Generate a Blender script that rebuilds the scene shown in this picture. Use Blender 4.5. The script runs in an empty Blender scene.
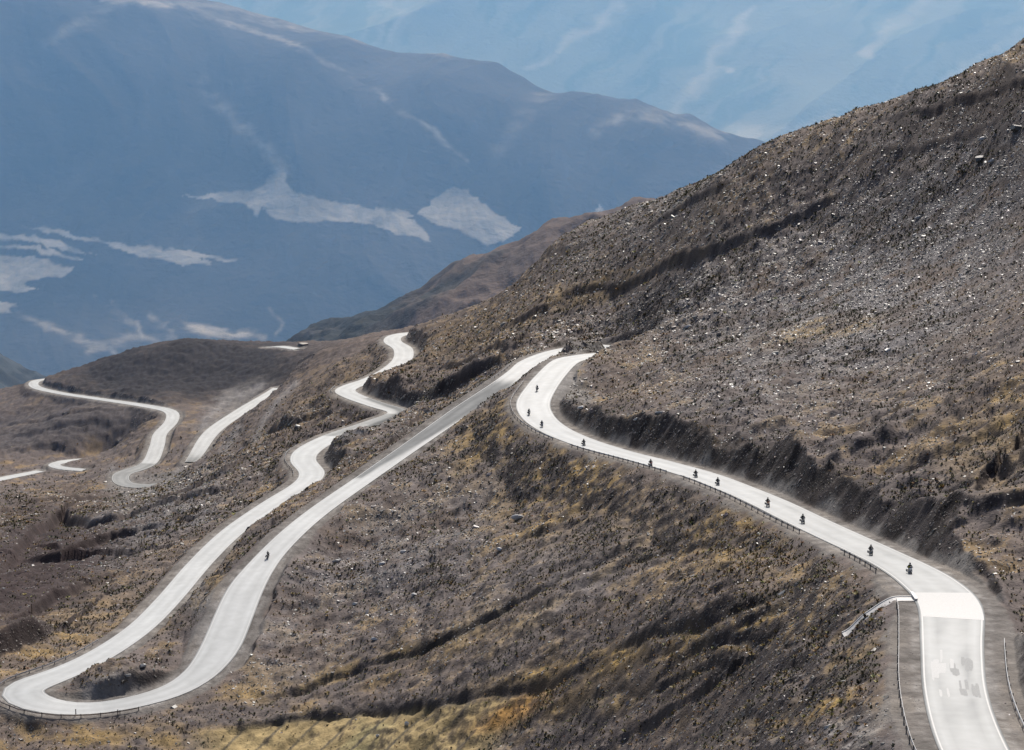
import bpy, math, random
import numpy as np
from mathutils import Vector, Matrix
rng = np.random.default_rng(7); random.seed(7)
R = math.radians
sc = bpy.context.scene
COL = sc.collection
F = 2200.0; PITCH = R(14.0); CP, SP = math.cos(PITCH), math.sin(PITCH)

# ------------------------------------------------------------------ helpers
def unproj(px, py, d):
    px = np.asarray(px, float); py = np.asarray(py, float); d = np.asarray(d, float)
    u = (px-512)/F; v = (375-py)/F
    return np.stack([u*d, (CP+v*SP)*d, (-SP+v*CP)*d], -1)
def proj(x, y, z):
    dep = y*CP - z*SP; up = y*SP + z*CP
    return 512+F*x/dep, 375-F*up/dep, dep
def sm(a, b, x):
    t = np.clip((x-a)/(b-a), 0, 1); return t*t*(3-2*t)
_perm = rng.permutation(512).astype(np.int64); _perm = np.concatenate([_perm, _perm, _perm])
_ga = rng.uniform(0, 2*np.pi, 512); _gx, _gy = np.cos(_ga), np.sin(_ga)
def noise(x, y, seed=0):
    x = x+seed*37.13; y = y+seed*91.7
    xi = np.floor(x).astype(np.int64); yi = np.floor(y).astype(np.int64)
    xf = x-xi; yf = y-yi; xi &= 511; yi &= 511
    u = xf*xf*xf*(xf*(xf*6-15)+10); v = yf*yf*yf*(yf*(yf*6-15)+10)
    def g(i, j, a, b):
        h = _perm[_perm[i & 511]+(j & 511)]
        return _gx[h]*a+_gy[h]*b
    n00 = g(xi, yi, xf, yf); n10 = g(xi+1, yi, xf-1, yf)
    n01 = g(xi, yi+1, xf, yf-1); n11 = g(xi+1, yi+1, xf-1, yf-1)
    return ((n00*(1-u)+n10*u)*(1-v)+(n01*(1-u)+n11*u)*v)*1.5
def fbm(x, y, sc_, oct_=4, seed=0, ridged=False, gain=.5):
    t = 0; a = 1.; f = 1./sc_
    for o in range(oct_):
        n = noise(x*f, y*f, seed+o*3)
        t = t + a*((1-2*np.abs(n)) if ridged else n); a *= gain; f *= 2.03
    return t
def tps_fit(P, Z, lam):
    n = len(P); s = 1000.0; Q = P/s
    r2 = ((Q[:, None]-Q[None])**2).sum(-1)
    K = np.where(r2 > 0, r2*np.log(r2+1e-12), 0)+np.eye(n)*lam
    A = np.zeros((n+3, n+3)); A[:n, :n] = K; A[:n, n] = 1; A[:n, n+1:] = Q; A[n, :n] = 1; A[n+1:, :n] = Q.T
    w = np.linalg.solve(A, np.concatenate([Z, np.zeros(3)]))
    return Q, w
def tps_eval(m, x, y):
    Q, w = m; n = len(Q); X = x.ravel()/1000; Y = y.ravel()/1000
    out = w[n]+w[n+1]*X+w[n+2]*Y
    for i in range(n):
        r2 = (X-Q[i, 0])**2+(Y-Q[i, 1])**2
        out += w[i]*r2*np.log(r2+1e-12)
    return out.reshape(x.shape)
def tps_pix(pts, lam=2e-5):
    pts = np.array(pts, float); W = unproj(pts[:, 0], pts[:, 1], pts[:, 2])
    return tps_fit(W[:, :2], W[:, 2], lam)
def in_poly(x, y, poly):
    ins = np.zeros(x.shape, bool); n = len(poly); j = n-1
    for i in range(n):
        xi, yi = poly[i]; xj, yj = poly[j]
        if yi != yj:
            ins ^= ((yi > y) != (yj > y)) & (x < (xj-xi)*(y-yi)/(yj-yi)+xi)
        j = i
    return ins
def seg_dist(x, y, pl):
    best = np.full(x.shape, 1e9)
    for (a, b), (c, d) in zip(pl[:-1], pl[1:]):
        L = (c-a)**2+(d-b)**2
        t = np.clip(((x-a)*(c-a)+(y-b)*(d-b))/L, 0, 1)
        best = np.minimum(best, np.hypot(x-a-t*(c-a), y-b-t*(d-b)))
    return best

# ------------------------------------------------------------------ materials
def mat(name): 
    m = bpy.data.materials.new(name); m.use_nodes = True
    nt = m.node_tree; b = nt.nodes['Principled BSDF']; return m, nt, b
def simple(name, col, rough=.6, metal=0., spec=.5):
    m, nt, b = mat(name)
    n = nt.nodes.new('ShaderNodeTexNoise'); n.inputs['Scale'].default_value = 6
    tc = nt.nodes.new('ShaderNodeTexCoord'); nt.links.new(tc.outputs['Object'], n.inputs['Vector'])
    r = nt.nodes.new('ShaderNodeMapRange'); r.inputs['To Min'].default_value = .75; r.inputs['To Max'].default_value = 1.2
    nt.links.new(n.outputs['Fac'], r.inputs['Value'])
    mx = nt.nodes.new('ShaderNodeVectorMath'); mx.operation = 'SCALE'; mx.inputs[0].default_value = col
    nt.links.new(r.outputs[0], mx.inputs['Scale']); nt.links.new(mx.outputs[0], b.inputs['Base Color'])
    b.inputs['Roughness'].default_value = rough; b.inputs['Metallic'].default_value = metal
    b.inputs['Specular IOR Level'].default_value = spec
    return m
def ground_mat(name, scales, cvar, bump_h, rough=.9, spec=.08):
    """vertex colour x procedural noise, procedural bump at world scales"""
    m, nt, b = mat(name); L = nt.links.new
    tc = nt.nodes.new('ShaderNodeNewGeometry')
    at = nt.nodes.new('ShaderNodeVertexColor'); at.layer_name = 'Col'
    fac = None; hs = None
    for s, w in scales:
        n = nt.nodes.new('ShaderNodeTexNoise'); n.inputs['Scale'].default_value = 1/s; n.inputs['Detail'].default_value = 3
        n.inputs['Roughness'].default_value = .6
        L(tc.outputs['Position'], n.inputs['Vector'])
        mm = nt.nodes.new('ShaderNodeMath'); mm.operation = 'MULTIPLY_ADD'; mm.inputs[1].default_value = w
        L(n.outputs['Fac'], mm.inputs[0])
        if fac is None: mm.inputs[2].default_value = -.5*sum(w for _, w in scales)
        else: L(fac, mm.inputs[2])
        fac = mm.outputs[0]
    mr = nt.nodes.new('ShaderNodeMath'); mr.operation = 'MULTIPLY_ADD'; mr.inputs[1].default_value = cvar; mr.inputs[2].default_value = 1
    L(fac, mr.inputs[0])
    cl = nt.nodes.new('ShaderNodeMath'); cl.operation = 'MAXIMUM'; cl.inputs[1].default_value = .15; L(mr.outputs[0], cl.inputs[0])
    vm = nt.nodes.new('ShaderNodeVectorMath'); vm.operation = 'SCALE'
    L(at.outputs['Color'], vm.inputs[0]); L(cl.outputs[0], vm.inputs['Scale']); L(vm.outputs[0], b.inputs['Base Color'])
    bp = nt.nodes.new('ShaderNodeBump'); bp.inputs['Strength'].default_value = 1; bp.inputs['Distance'].default_value = bump_h
    L(fac, bp.inputs['Height']); L(bp.outputs[0], b.inputs['Normal'])
    b.inputs['Roughness'].default_value = rough; b.inputs['Specular IOR Level'].default_value = spec
    return m

# ------------------------------------------------------------------ mesh building
def np_mesh(name, V, Fc, mats, col=None, smooth=False, midx=None):
    me = bpy.data.meshes.new(name)
    V = np.ascontiguousarray(V, np.float32); Fc = np.ascontiguousarray(Fc, np.int32)
    k = Fc.shape[1]; nf = len(Fc)
    me.vertices.add(len(V)); me.vertices.foreach_set('co', V.ravel())
    me.loops.add(nf*k); me.loops.foreach_set('vertex_index', Fc.ravel())
    me.polygons.add(nf); me.polygons.foreach_set('loop_start', np.arange(0, nf*k, k, dtype=np.int32))
    for m in mats: me.materials.append(m)
    if midx is not None: me.polygons.foreach_set('material_index', np.ascontiguousarray(midx, np.int32))
    me.polygons.foreach_set('use_smooth', np.full(nf, smooth, bool))
    if col is not None:
        ca = me.color_attributes.new('Col', 'FLOAT_COLOR', 'POINT')
        c4 = np.ones((len(V), 4), np.float32); c4[:, :3] = col; ca.data.foreach_set('color', c4.ravel())
    me.update(calc_edges=True); me.validate()
    return me
def link(name, me, parent=None, loc=(0, 0, 0), **props):
    o = bpy.data.objects.new(name, me); COL.objects.link(o); o.location = loc
    if parent: o.parent = parent
    for k, v in props.items(): o[k] = v
    return o
def empty(name, loc, label, cat, group=None, rot=(0, 0, 0), scale=1):
    o = bpy.data.objects.new(name, None); COL.objects.link(o); o.location = loc; o.rotation_euler = rot; o.scale = (scale,)*3
    o.empty_display_size = .2
    o['label'] = label; o['category'] = cat
    if group: o['group'] = group
    return o
def copy_tree(o, parent=None):
    c = o.copy(); COL.objects.link(c)
    if parent: c.parent = parent
    for ch in list(o.children): copy_tree(ch, c)
    return c
def grid_faces(ny, nx):
    i = np.arange(ny*nx, dtype=np.int32).reshape(ny, nx)
    return np.stack([i[:-1, :-1], i[:-1, 1:], i[1:, 1:], i[1:, :-1]], -1).reshape(-1, 4)

# ------------------------------------------------------------------ ROADS: px, py, depth, half width, bank on left, bank on right
ROAD_A = [(1030,840,195,4.6,0,1),(997,790,210,3.7,0,1.5),(970,740,229,3.7,0,2),(955,690,251,3.7,0,2.5),(952,645,272,3.9,0,3),(950,605,293,4.4,0,3.5),(930,583,309,4.4,0,5),(905,567,325,4.1,0,7),
 (870,550,350,4,0,8),(835,534,372,4,0,8.5),(803,519,393,4,0,9),(768,502,415,3.9,0,9),(735,488,440,3.8,0,9),(700,475,465,3.8,0,8),
 (650,461,500,3.8,0,6.5),(615,452,528,3.8,0,4.5),(583,442,550,3.9,0,3),(555,430,575,4.2,0,2.5),(538,417,595,4.6,0,2),(533,403,612,4.8,0,2),(541,388,630,4.6,0,2.5),(552,374,652,4.4,0,2.5),(566,361,672,4.2,0,3),
 (583,357,686,4,5,6),(603,354.5,700,4,5,6),(622,352,725,4,3,6),(622,349,760,4,0,3),(600,347,785,4,0,2),(575,348.5,772,4,5,2),(550,354,735,3.8,2,0),(530,363,705,4,0,0),(520,371,690,3.6,0,0),
 (503,384,672,3.8,0,0),(463,410,650,3.6,0,0),(420,440,626,3.1,0,0),(370,475,600,2.9,0,0),(320,510,572,3,1,0),(290,535,552,3.2,1,0),(266,560,536,3.5,2,0),
 (246,588,519,4.4,3,0),(232,620,503,4.6,4,0),(220,648,490,4.6,3,0),(200,674,478,3.9,1,0),(170,692,469,3.4,0,0),(130,703,463,3.2,0,0),(90,709,460,3.2,0,0),(50,707,459,3.8,0,0),(22,698,462,4.4,0,0),(22,688,468,4.6,0,0),
 (60,674,478,3.9,0,0),(100,655,492,3.5,0,1),(140,628,514,3.3,0,1),(170,598,540,3.3,0,1),(200,563,572,3.3,0,1),(232,532,602,3.3,0,1.5),(270,505,630,3.3,0,1.5),(303,485,652,3.6,0,2.5),(312,473,672,4.0,0,5),(303,460,700,4.2,0,7),
 (310,449,728,4.4,0,5),(335,436,768,4.2,0,0),(370,424,800,4,0,0),(398,412.5,826,3.8,0,2),(378,405,845,4,0,8),(355,397,872,4.2,0,10),(345,391,892,4.3,0,5),(352,386,910,4,0,2),(370,380,935,4,0,1),
 (388,371,970,4.2,0,1),(402,360,1015,4.6,0,2),(403,349,1062,4.8,0,4),(393,342,1098,4.6,0,6),(394,337,1128,4.2,0,5),(404,334,1155,4,0,4),(425,332,1190,4,0,2)]
ROAD_C = [(278,388,1262,3.02,0,0),(268,395,1238,3.70,0,0),(240,412,1195,4.13,0,0),(212,432,1150,4.30,0,1),(196,455,1105,3.61,0,1),(190,462,1090,2.58,0,0)]
ROAD_G = [(166,482,1058,1.89,0,0),(150,486,1060,3.10,0,0),
 (125,484,1068,3.96,0,0),(122,474,1088,4.47,0,0),(148,464,1112,4.13,0,0),(157,446,1142,3.96,0,0),(160,434,1165,3.78,0,3),(171,422,1190,3.78,0,0),(171,412,1215,3.61,0,0),
 (150,406.5,1245,3.44,0,2),(100,399,1305,2.88,0,4),(60,393,1360,2.88,0,4),(36,387,1402,3.17,0,3),(36,381,1440,3.17,0,2),(55,378,1480,2.88,0,0)]
ROAD_D = [(112,456,1215,2.75,0,0),(96,459,1200,3.27,0,0),(68,461,1185,3.44,0,0),(54,464.5,1170,3.27,0,0),(62,468,1155,2.75,0,0),(84,470,1148,2.24,0,0)]
ROAD_F = [(266,347.5,1395,1.87,0,0),(280,346.5,1382,2.88,0,0),(297,349,1368,2.88,0,0)]
ROAD_E = [(40,471,1160,2.58,0,0),(15,476,1140,3.27,0,0),(-15,482,1120,3.44,0,0),(-60,490,1100,3.44,0,0)]
def spline(ctrl, step=2.5):
    c = np.array(ctrl, float); P = unproj(c[:, 0], c[:, 1], c[:, 2]); D = np.concatenate([P, c[:, 3:]], 1)
    # centripetal-ish Catmull-Rom resampled by length
    ext = np.concatenate([[2*D[0]-D[1]], D, [2*D[-1]-D[-2]]]); out = []
    for i in range(1, len(ext)-2):
        p0, p1, p2, p3 = ext[i-1:i+3]; n = max(2, int(np.linalg.norm(p2[:3]-p1[:3])/step))
        for t in np.arange(n)/n:
            out.append(.5*((2*p1)+(-p0+p2)*t+(2*p0-5*p1+4*p2-p3)*t*t+(-p0+3*p1-3*p2+p3)*t**3))
    out.append(ext[-2]); out = np.array(out)
    # light smoothing of the line
    for _ in range(3): out[1:-1] = .25*out[:-2]+.5*out[1:-1]+.25*out[2:]
    return out
roads = {k: spline(v) for k, v in dict(A=ROAD_A, C=ROAD_C, D=ROAD_D, E=ROAD_E, F=ROAD_F, G=ROAD_G).items()}

# ------------------------------------------------------------------ NEAR TERRAIN
ctrl = [(p[0], p[1], p[2]) for r in (ROAD_A, ROAD_C, ROAD_D, ROAD_E, ROAD_F, ROAD_G) for p in r]
ctrl += [
 # right hillside
 (1015,640,290),(1020,560,322),(1000,500,362),(1000,400,415),(1000,300,530),(1000,200,620),(1000,120,668),(1024,52,705),(940,88,745),
 (900,480,408),(900,400,480),(900,300,590),(900,200,690),(880,112,775),(800,440,474),(800,380,535),(800,300,655),(800,220,745),(765,150,835),
 (700,420,515),(700,350,620),(700,300,728),(650,320,745),(690,250,800),(700,182,905),(640,400,570),(640,350,670),(620,300,830),(600,222,1010),(560,300,860),(550,250,1000),
 (560,339,785),(600,338,800),(400,425,778),(385,421,792),(420,424,745),(360,437,742),(340,447,715),(383,431,765),(610,356,672),(604,363,657),(500,350,830),(470,370,790),(500,298,1010),(455,320,1130),(440,350,960),(420,380,880),(455,385,790),(575,400,632),(600,400,610),
 # behind the main ridge
 (1024,75,800),(940,115,850),(880,140,900),(765,185,980),(700,215,1060),(600,255,1180),(550,285,1200),(500,330,1230),
 (1024,120,1100),(765,230,1300),(600,300,1500),(500,360,1550),
 # big foreground bowl below the road
 (850,600,320),(850,650,292),(850,745,250),(920,700,247),(900,640,280),(800,700,285),(768,600,348),(780,560,364),(700,530,428),(700,600,370),(700,680,345),(700,745,325),
 (620,500,480),(550,480,542),(500,450,586),(550,540,482),(550,600,432),(550,680,398),(550,745,375),(400,500,570),(400,550,527),(400,620,477),(400,680,446),(400,740,419),
 (300,620,508),(300,680,470),(250,740,443),(100,740,447),(0,735,450),(340,560,545),(450,440,618),
 # between the limbs, knoll inside the hairpin
 (110,688,469),(140,670,480),(180,640,500),(250,560,560),(340,480,625),(400,440,660),(440,410,700),(480,385,735),
 # lower left valley
 (20,650,500),(60,600,560),(100,560,640),(0,600,560),(150,540,660),(60,530,760),(0,540,740),(200,500,760),(120,510,900),(260,470,820),(30,500,960),(200,480,930),(280,430,950),(330,400,960),(280,400,1130),
 (300,360,1240),(340,370,1080),(0,495,1040),(80,440,1225),(140,425,1200),(0,440,1260),(50,415,1310),(0,405,1390),(-60,405,1400),
 (405,327,1230),(370,334,1250),(330,347,1290),(290,357,1330),(240,351,1390),(180,340,1430),(120,354,1440),(70,373,1450),
 (170,372,1365),(230,375,1330),(110,380,1370),
 (405,350,1500),(290,385,1600),(180,375,1650),(60,410,1700),(0,430,1700),(-100,440,1700),(440,318,1215),
 # outside the frame
 (1200,640,265),(1200,400,345),(1200,200,460),(1200,0,620),(1200,60,900),(985,900,185),(760,900,250),(500,900,320),(200,900,385),(-100,900,400),(-200,740,430),(-200,620,540),(-200,500,1000),(-200,420,1350)]
tps = tps_pix(ctrl)
NY, NX = 1250, 1380
ty = np.exp(np.linspace(math.log(150), math.log(1750), NY)); tx = np.linspace(-.34, .40, NX)
X = tx[None, :]*ty[:, None]; Y = np.repeat(ty[:, None], NX, 1)
ST = 5; ic, jc = np.arange(0, NY, ST), np.arange(0, NX, ST); ic[-1] = NY-1; jc[-1] = NX-1
Zk = tps_eval(tps, tx[None, jc]*ty[ic][:, None], np.repeat(ty[ic][:, None], len(jc), 1))     # smooth field: evaluated coarse
Zk = np.stack([np.interp(tx, tx[jc], r) for r in Zk]); Z = np.stack([np.interp(np.arange(NY), ic, Zk[:, j]) for j in range(NX)], 1)

def line_field(P, Rad):
    """nearest distance, signed side and interpolated attributes of polyline P over the grid within Rad"""
    n = P.shape[1]; D = np.full(X.shape, 1e9); S = np.zeros(X.shape); A = np.zeros(X.shape+(n-2,))
    for a, b in zip(P[:-1], P[1:]):
        y0, y1 = min(a[1], b[1])-Rad, max(a[1], b[1])+Rad
        r0, r1 = np.searchsorted(ty, y0), np.searchsorted(ty, y1)
        if r1 <= r0: continue
        xa, xb = min(a[0], b[0])-Rad, max(a[0], b[0])+Rad; yy0, yy1 = ty[r0], ty[min(r1, NY-1)]
        c0 = np.searchsorted(tx, min(xa/yy0, xa/yy1)); c1 = np.searchsorted(tx, max(xb/yy0, xb/yy1))
        if c1 <= c0: continue
        sl = (slice(r0, r1), slice(c0, c1)); x = X[sl]; y = Y[sl]
        dx, dy = b[0]-a[0], b[1]-a[1]; L = dx*dx+dy*dy
        if L < 1e-9: continue
        t = np.clip(((x-a[0])*dx+(y-a[1])*dy)/L, 0, 1)
        d = np.hypot(x-a[0]-t*dx, y-a[1]-t*dy); m = d < D[sl]
        D[sl] = np.where(m, d, D[sl]); S[sl] = np.where(m, np.sign(dx*(y-a[1])-dy*(x-a[0])), S[sl])
        A[sl] = np.where(m[..., None], a[2:]+(b[2:]-a[2:])*t[..., None], A[sl])
    return D, S, A
# combined nearest-road field
RD = np.full(X.shape, 1e9); RS = np.zeros(X.shape); RA = np.zeros(X.shape+(4,))
for k, P in roads.items():
    D, S, A = line_field(P, 70); m = D < RD
    RD[m] = D[m]; RS[m] = S[m]; RA[m] = A[m]
zr, wr, bl, br = [RA[..., i] for i in range(4)]
near = sm(0, 18, RD-wr-3)

# relief: rills elongated along the fall of the hill, lumps, small roughness
ex, ey = .45, .89
U = X*ex+Y*ey; Vv = X*ey-Y*ex
wx = fbm(X, Y, 60, 3, 5)*10
rill = fbm((Vv+wx), U*.28, 26, 4, 11, ridged=True, gain=.55)
lump = fbm(X, Y, 95, 3, 21)
amp = (.35+.65*sm(420, 700, Y))*(1-.45*sm(850, 1150, Y))
Z += near*amp*(rill*1.5*sm(-.6, .5, fbm(X, Y, 150, 2, 41)+.1)+lump*2.2-1.2)
px0, py0, _ = proj(X, Y, Z)
Z += 3.2*np.exp(-(((px0-118)/42)**2+((py0-680)/13)**2)**1.5)*(1+.5*fbm(X, Y, 8, 3, 45))
# banks beside the road: uphill wall
wn = 1+.55*fbm(X, Y, 14, 3, 51)
def bump(h, s): return h*sm(0, 1, s/(h*.55+.8))*np.exp(-np.maximum(s-h, 0)/38.)
s_ = np.maximum(RD-wr-2.2*wn, 0)
hb = .5*np.where(RS > 0, bl, br)*np.clip(1+.75*fbm(X, Y, 19, 3, 61), .25, 1.8)
Z += np.where(RD < 69, bump(np.maximum(hb, .01), s_)*sm(69, 40, RD), 0)

# scarps and gullies: pixel polyline located on the ground, height, falloff, groove depth
def hit(px, py, Zg):
    u = (px-512)/F; v = (375-py)/F; dy = CP+v*SP; t = u/dy; dz = (-SP+v*CP)/dy
    j = np.clip((t-tx[0])/(tx[1]-tx[0]), 0, NX-2); j0 = int(j); f = j-j0
    z = Zg[:, j0]*(1-f)+Zg[:, j0+1]*f; w = np.nonzero(z >= dz*ty)[0]
    i = w[0] if len(w) else NY-1
    return np.array([t*ty[i], ty[i], z[i]])
SC = [  # polyline, step height, falloff, groove, groove width
 ([(560,302),(600,293),(650,280),(700,262),(760,238),(820,208),(850,200)],3.2,35,0,4),
 ([(500,335),(530,322),(560,305)],3,40,0,4),
 ([(880,128),(920,118),(1000,100),(1060,80)],2,30,0,4),([(860,165),(930,150),(1010,118)],1.2,30,0,4),
 ([(640,238),(690,210),(730,190)],2.5,40,0,4),
 ([(500,283),(540,262),(580,250),(600,245)],4,40,0,4),
 ([(270,700),(330,683),(400,660),(480,622),(540,592),(600,560),(650,540)],.9,14,1.0,1.6),
 ([(590,665),(640,650),(700,632),(760,612),(800,590),(850,570),(868,560)],.9,12,.9,1.5),
 ([(640,668),(690,660),(740,652),(800,640),(845,632)],.8,12,.9,1.5),
 ([(700,590),(730,570),(770,545),(800,535)],1.1,11,.8,1.6),
 ([(600,575),(680,548),(720,525),(745,515)],.7,10,.6,1.5),
 ([(560,715),(640,700),(720,675),(800,660)],.6,10,.6,1.3),
 ([(180,738),(300,722),(360,715),(450,700),(540,690),(600,672)],.8,12,.8,1.5),
 ([(-20,665),(10,655),(50,640),(62,632)],7,40,0,4),
 ([(0,580),(30,545),(60,520),(85,530),(120,522),(150,508)],5,50,1.5,6),
 ([(0,640),(60,600),(100,580),(130,572)],3,40,1.2,6),
 ([(20,560),(60,560),(110,540),(150,530)],4,40,1.2,5),
 ([(0,520),(80,500),(150,480)],2.5,40,1,5),
 ([(0,440),(60,430),(140,420)],1.6,30,.8,4),([(0,455),(50,447),(130,438)],1.6,30,.8,4),([(0,425),(60,417),(150,412)],1.4,25,.8,4),([(20,500),(90,478),(140,462)],1.6,30,.8,4),
 ([(440,372),(470,366),(500,360),(530,345)],4,35,0,4),
 ([(250,445),(290,428),(330,412)],5,40,2,5),([(230,480),(290,440)],3,30,2,5),
 ([(940,520),(1024,510),(1080,500)],4,30,0,4),([(985,600),(1024,560),(1080,540)],5,35,0,4),([(960,500),(990,480),(1040,470)],3,30,0,4),
 ([(820,575),(800,600),(760,630),(730,642)],.8,8,.5,1.3),([(850,585),(825,610),(790,632)],.8,8,.5,1.3),([(880,585),(850,612),(820,632)],.7,8,.5,1.2),
 ([(700,560),(735,545),(770,530)],.6,8,.4,1.2),([(480,560),(540,535),(590,500)],.5,9,.4,1.2),([(700,745),(800,715),(880,690),(900,660)],.7,9,.5,1.4),
 ([(400,410),(430,399),(470,379),(505,361)],6,30,0,4),([(322,432),(345,424),(375,416)],4,20,0,4),([(380,376),(395,372),(408,366)],2,20,0,4),
 ([(480,392),(440,425),(400,450)],3,20,0,3),
]
Zc = Z.copy(); GV = np.zeros(X.shape)
for pl, h, fo, gr, gw in SC:
    W = np.array([hit(px, py, Zc) for px, py in pl])
    if W[0, 0] > W[-1, 0]: W = W[::-1]
    dens = []
    for a, b in zip(W[:-1], W[1:]):
        n = max(1, int(np.linalg.norm(b-a)/6))
        for t in np.arange(n)/n: dens.append(a+(b-a)*t)
    dens.append(W[-1]); W = np.array(dens); s = np.linspace(0, 1, len(W))
    W[:, 0] += 1.6*noise(s*9, s*0+h, 3); W[:, 1] += 3*noise(s*9, s*0+h, 4)
    P = np.concatenate([W, np.sin(np.pi*np.clip(s, .02, .98))[:, None]**.5], 1)
    D, S, A = line_field(P, 3*fo); e = A[..., 1]; ww = gw*(1+.5*fbm(X, Y, 12, 2, 71))
    GV = np.maximum(GV, np.where(D < 3*fo, e*np.exp(-(D/(ww*1.1+.002*Y))**2)*(.4+.6*sm(-.5, .3, fbm(X, Y, 25, 2, 72))), 0)*min(1, gr*1.6)*(gw < 2.6)); sd = D*S; up = h*e*sm(0, 1, sd/(h*(.5+.8*sm(860, 1000, Y))+.5))*np.exp(-np.maximum(sd, 0)/fo)
    Z += np.where(D < 3*fo, (up-gr*e*np.exp(-(D/ww)**2))*near*sm(3*fo, 2*fo, D), 0)
# fine roughness
rocky = sm(-.3, .5, fbm(X, Y, 70, 3, 81)+.25*np.sign(X-0))
Z += near*(fbm(X, Y, 9, 4, 31, gain=.6)*(.26+.3*sm(550, 800, Y))+fbm(X, Y, 2.6, 3, 91)*.14)
# carve the road benches
wt = wr+1.6+.7*wn+1.4*sm(300, 250, Y)
sft = np.maximum(RD-wt, 0)
on = RD < 69
Wm = unproj([560, 608], [353.5, 350.5], [712, 742]); dW = Wm[1]-Wm[0]; LW = dW[0]**2+dW[1]**2
tW = np.clip(((X-Wm[0, 0])*dW[0]+(Y-Wm[0, 1])*dW[1])/LW, 0, 1.6); DW = np.hypot(X-Wm[0, 0]-tW*dW[0], Y-Wm[0, 1]-tW*dW[1])
Z = np.where(DW < 30, np.maximum(Z, Wm[0, 2]+dW[2]*tW+3.6-np.maximum(DW-3.5, 0)*1.2), Z)
rough_b = (fbm(X, Y, 4, 3, 95)*.4+fbm(X, Y, 9, 3, 96, ridged=True)*.55-.5)*sm(.5, 4, sft)
Zcl = np.clip(Z, zr-.62*sft*(1+.3*(wn-1))-.02*sft**2-.05, zr+(1.5+.5*fbm(X, Y, 11, 2, 62))*sft+.03*sft**2)+rough_b
Z = np.where(on, Zcl, Z)
Z = np.where(RD < wt, zr-.08+.07*fbm(X, Y, 1.3, 2, 97)*sm(.2, 1.2, RD-wr), Z); Z = np.where(RD < wr-.4, zr-.5, Z)
PXg, PYg, DEPg = proj(X, Y, Z)
gx = np.gradient(Z, axis=1)/np.maximum(np.gradient(X, axis=1), 1e-3); gy = np.gradient(Z, axis=0)/np.gradient(Y, axis=0)-0
gyy = gy-gx*tx[None, :]; slope = np.hypot(gx, gyy)

hollow = 0
# ---- ground colour
def C(*c): return np.array(c, float)
off0 = (RD > wt+1)*1.
base = C(.162, .136, .126); brown = C(.186, .148, .126); grass = C(.34, .225, .075); scree = C(.20, .188, .187); dark = C(.028, .022, .021); dust = C(.30, .285, .265); orange = C(.45, .23, .06); green = C(.27, .26, .135)
wpx = PXg+14*fbm(X, Y, 30, 3, 101); wpy = PYg+9*fbm(X, Y, 30, 3, 111)
col = np.zeros(X.shape+(3,))+base
n1 = fbm(X, Y, 45, 4, 121); n2 = fbm(X, Y, 12, 4, 131, gain=.6); n3 = fbm(X, Y, 3, 3, 141)
def mixc(c, m): global col; m = np.clip(m, 0, 1)[..., None]; col = col*(1-m)+c*m
mixc(brown, sm(-.2, .5, n1)); mixc(grass, .45*sm(.15, .8, n1*.5+n2))
def blob(px, py, rx, ry, ang=0.):
    a = R(ang); dx = wpx-px; dy = wpy-py; u = (dx*math.cos(a)-dy*math.sin(a))/rx; v = (dx*math.sin(a)+dy*math.cos(a))/ry
    return np.exp(-(u*u+v*v)**1.5)
tex = sm(-.5, .35, n2+.5*n3)
for b_, c_, k in [((860,300,200,90,25),scree,.9),((700,290,120,40,20),scree,.7),((960,200,130,60,25),scree,.9),((640,210,90,30,25),scree,.5),((400,540,90,50,30),scree,.6),((150,520,110,30,28),scree,.8),((560,360,160,20,0),scree,.0),
  ((560,480,70,50,30),grass,.75),((500,430,70,25,40),grass,.7),((700,640,120,14,12),grass,.9),((600,665,130,12,10),grass,.8),((400,660,120,22,18),grass,.55),((560,700,60,20,10),grass,.8),((800,715,90,14,20),grass,.9),((860,660,50,14,30),grass,.5),
  ((740,540,50,35,-10),grass,.8),((480,320,110,18,18),grass,.55),((620,280,80,10,18),grass,.5),((330,380,60,22,20),grass,.45),((450,345,90,14,15),grass,.6),((1000,430,60,60,10),grass,.45),((830,330,60,8,12),grass,.6),
  ((90,620,90,25,30),grass,.5),((150,580,90,22,32),brown,.6),((200,590,70,12,35),grass,.6),((120,640,60,12,35),grass,.55),((350,670,200,10,14),grass,.5),((140,735,140,12,2),grass,.45),((650,520,60,50,0),grass,.3),
  ((280,625,60,60,0),scree,.5),((520,600,120,40,25),scree,.35),((820,745,90,25,0),scree,.7),((860,740,50,16,20),dust,.6)]:
    mixc(c_, k*blob(*b_)*tex)
# yellow meadow with drainage lines at the bottom
mead = sm(-3, 3, wpy*0+PYg-(753-PXg*.105+3*n1))*sm(180, 230, PXg)*sm(560, 500, PXg+.8*(PYg-700))
mixc(C(.40, .30, .145), .95*mead); mixc(green, .7*mead*sm(0, .4, n1+.2)*sm(480, 400, PXg)*sm(230, 300, PXg)); mixc(orange, .75*blob(510,712,45,12,20))
ln = np.abs(((PXg+PYg*1.05+8*n1)/33) % 1-.5)
mixc(C(.1,.09,.07), .8*mead*sm(.07, .03, ln)*(PXg < 470))
# steep walls painted dark for their shade; gully lines for shade and growth
mixc(C(.045,.04,.03), .85*GV*off0); mixc(dark, (.42+.48*(RD < 25))*sm(.75, 1.2, slope)); mixc(C(.06,.05,.05), .55*sm(.5, .8, slope)*(n2 > -.3))
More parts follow.
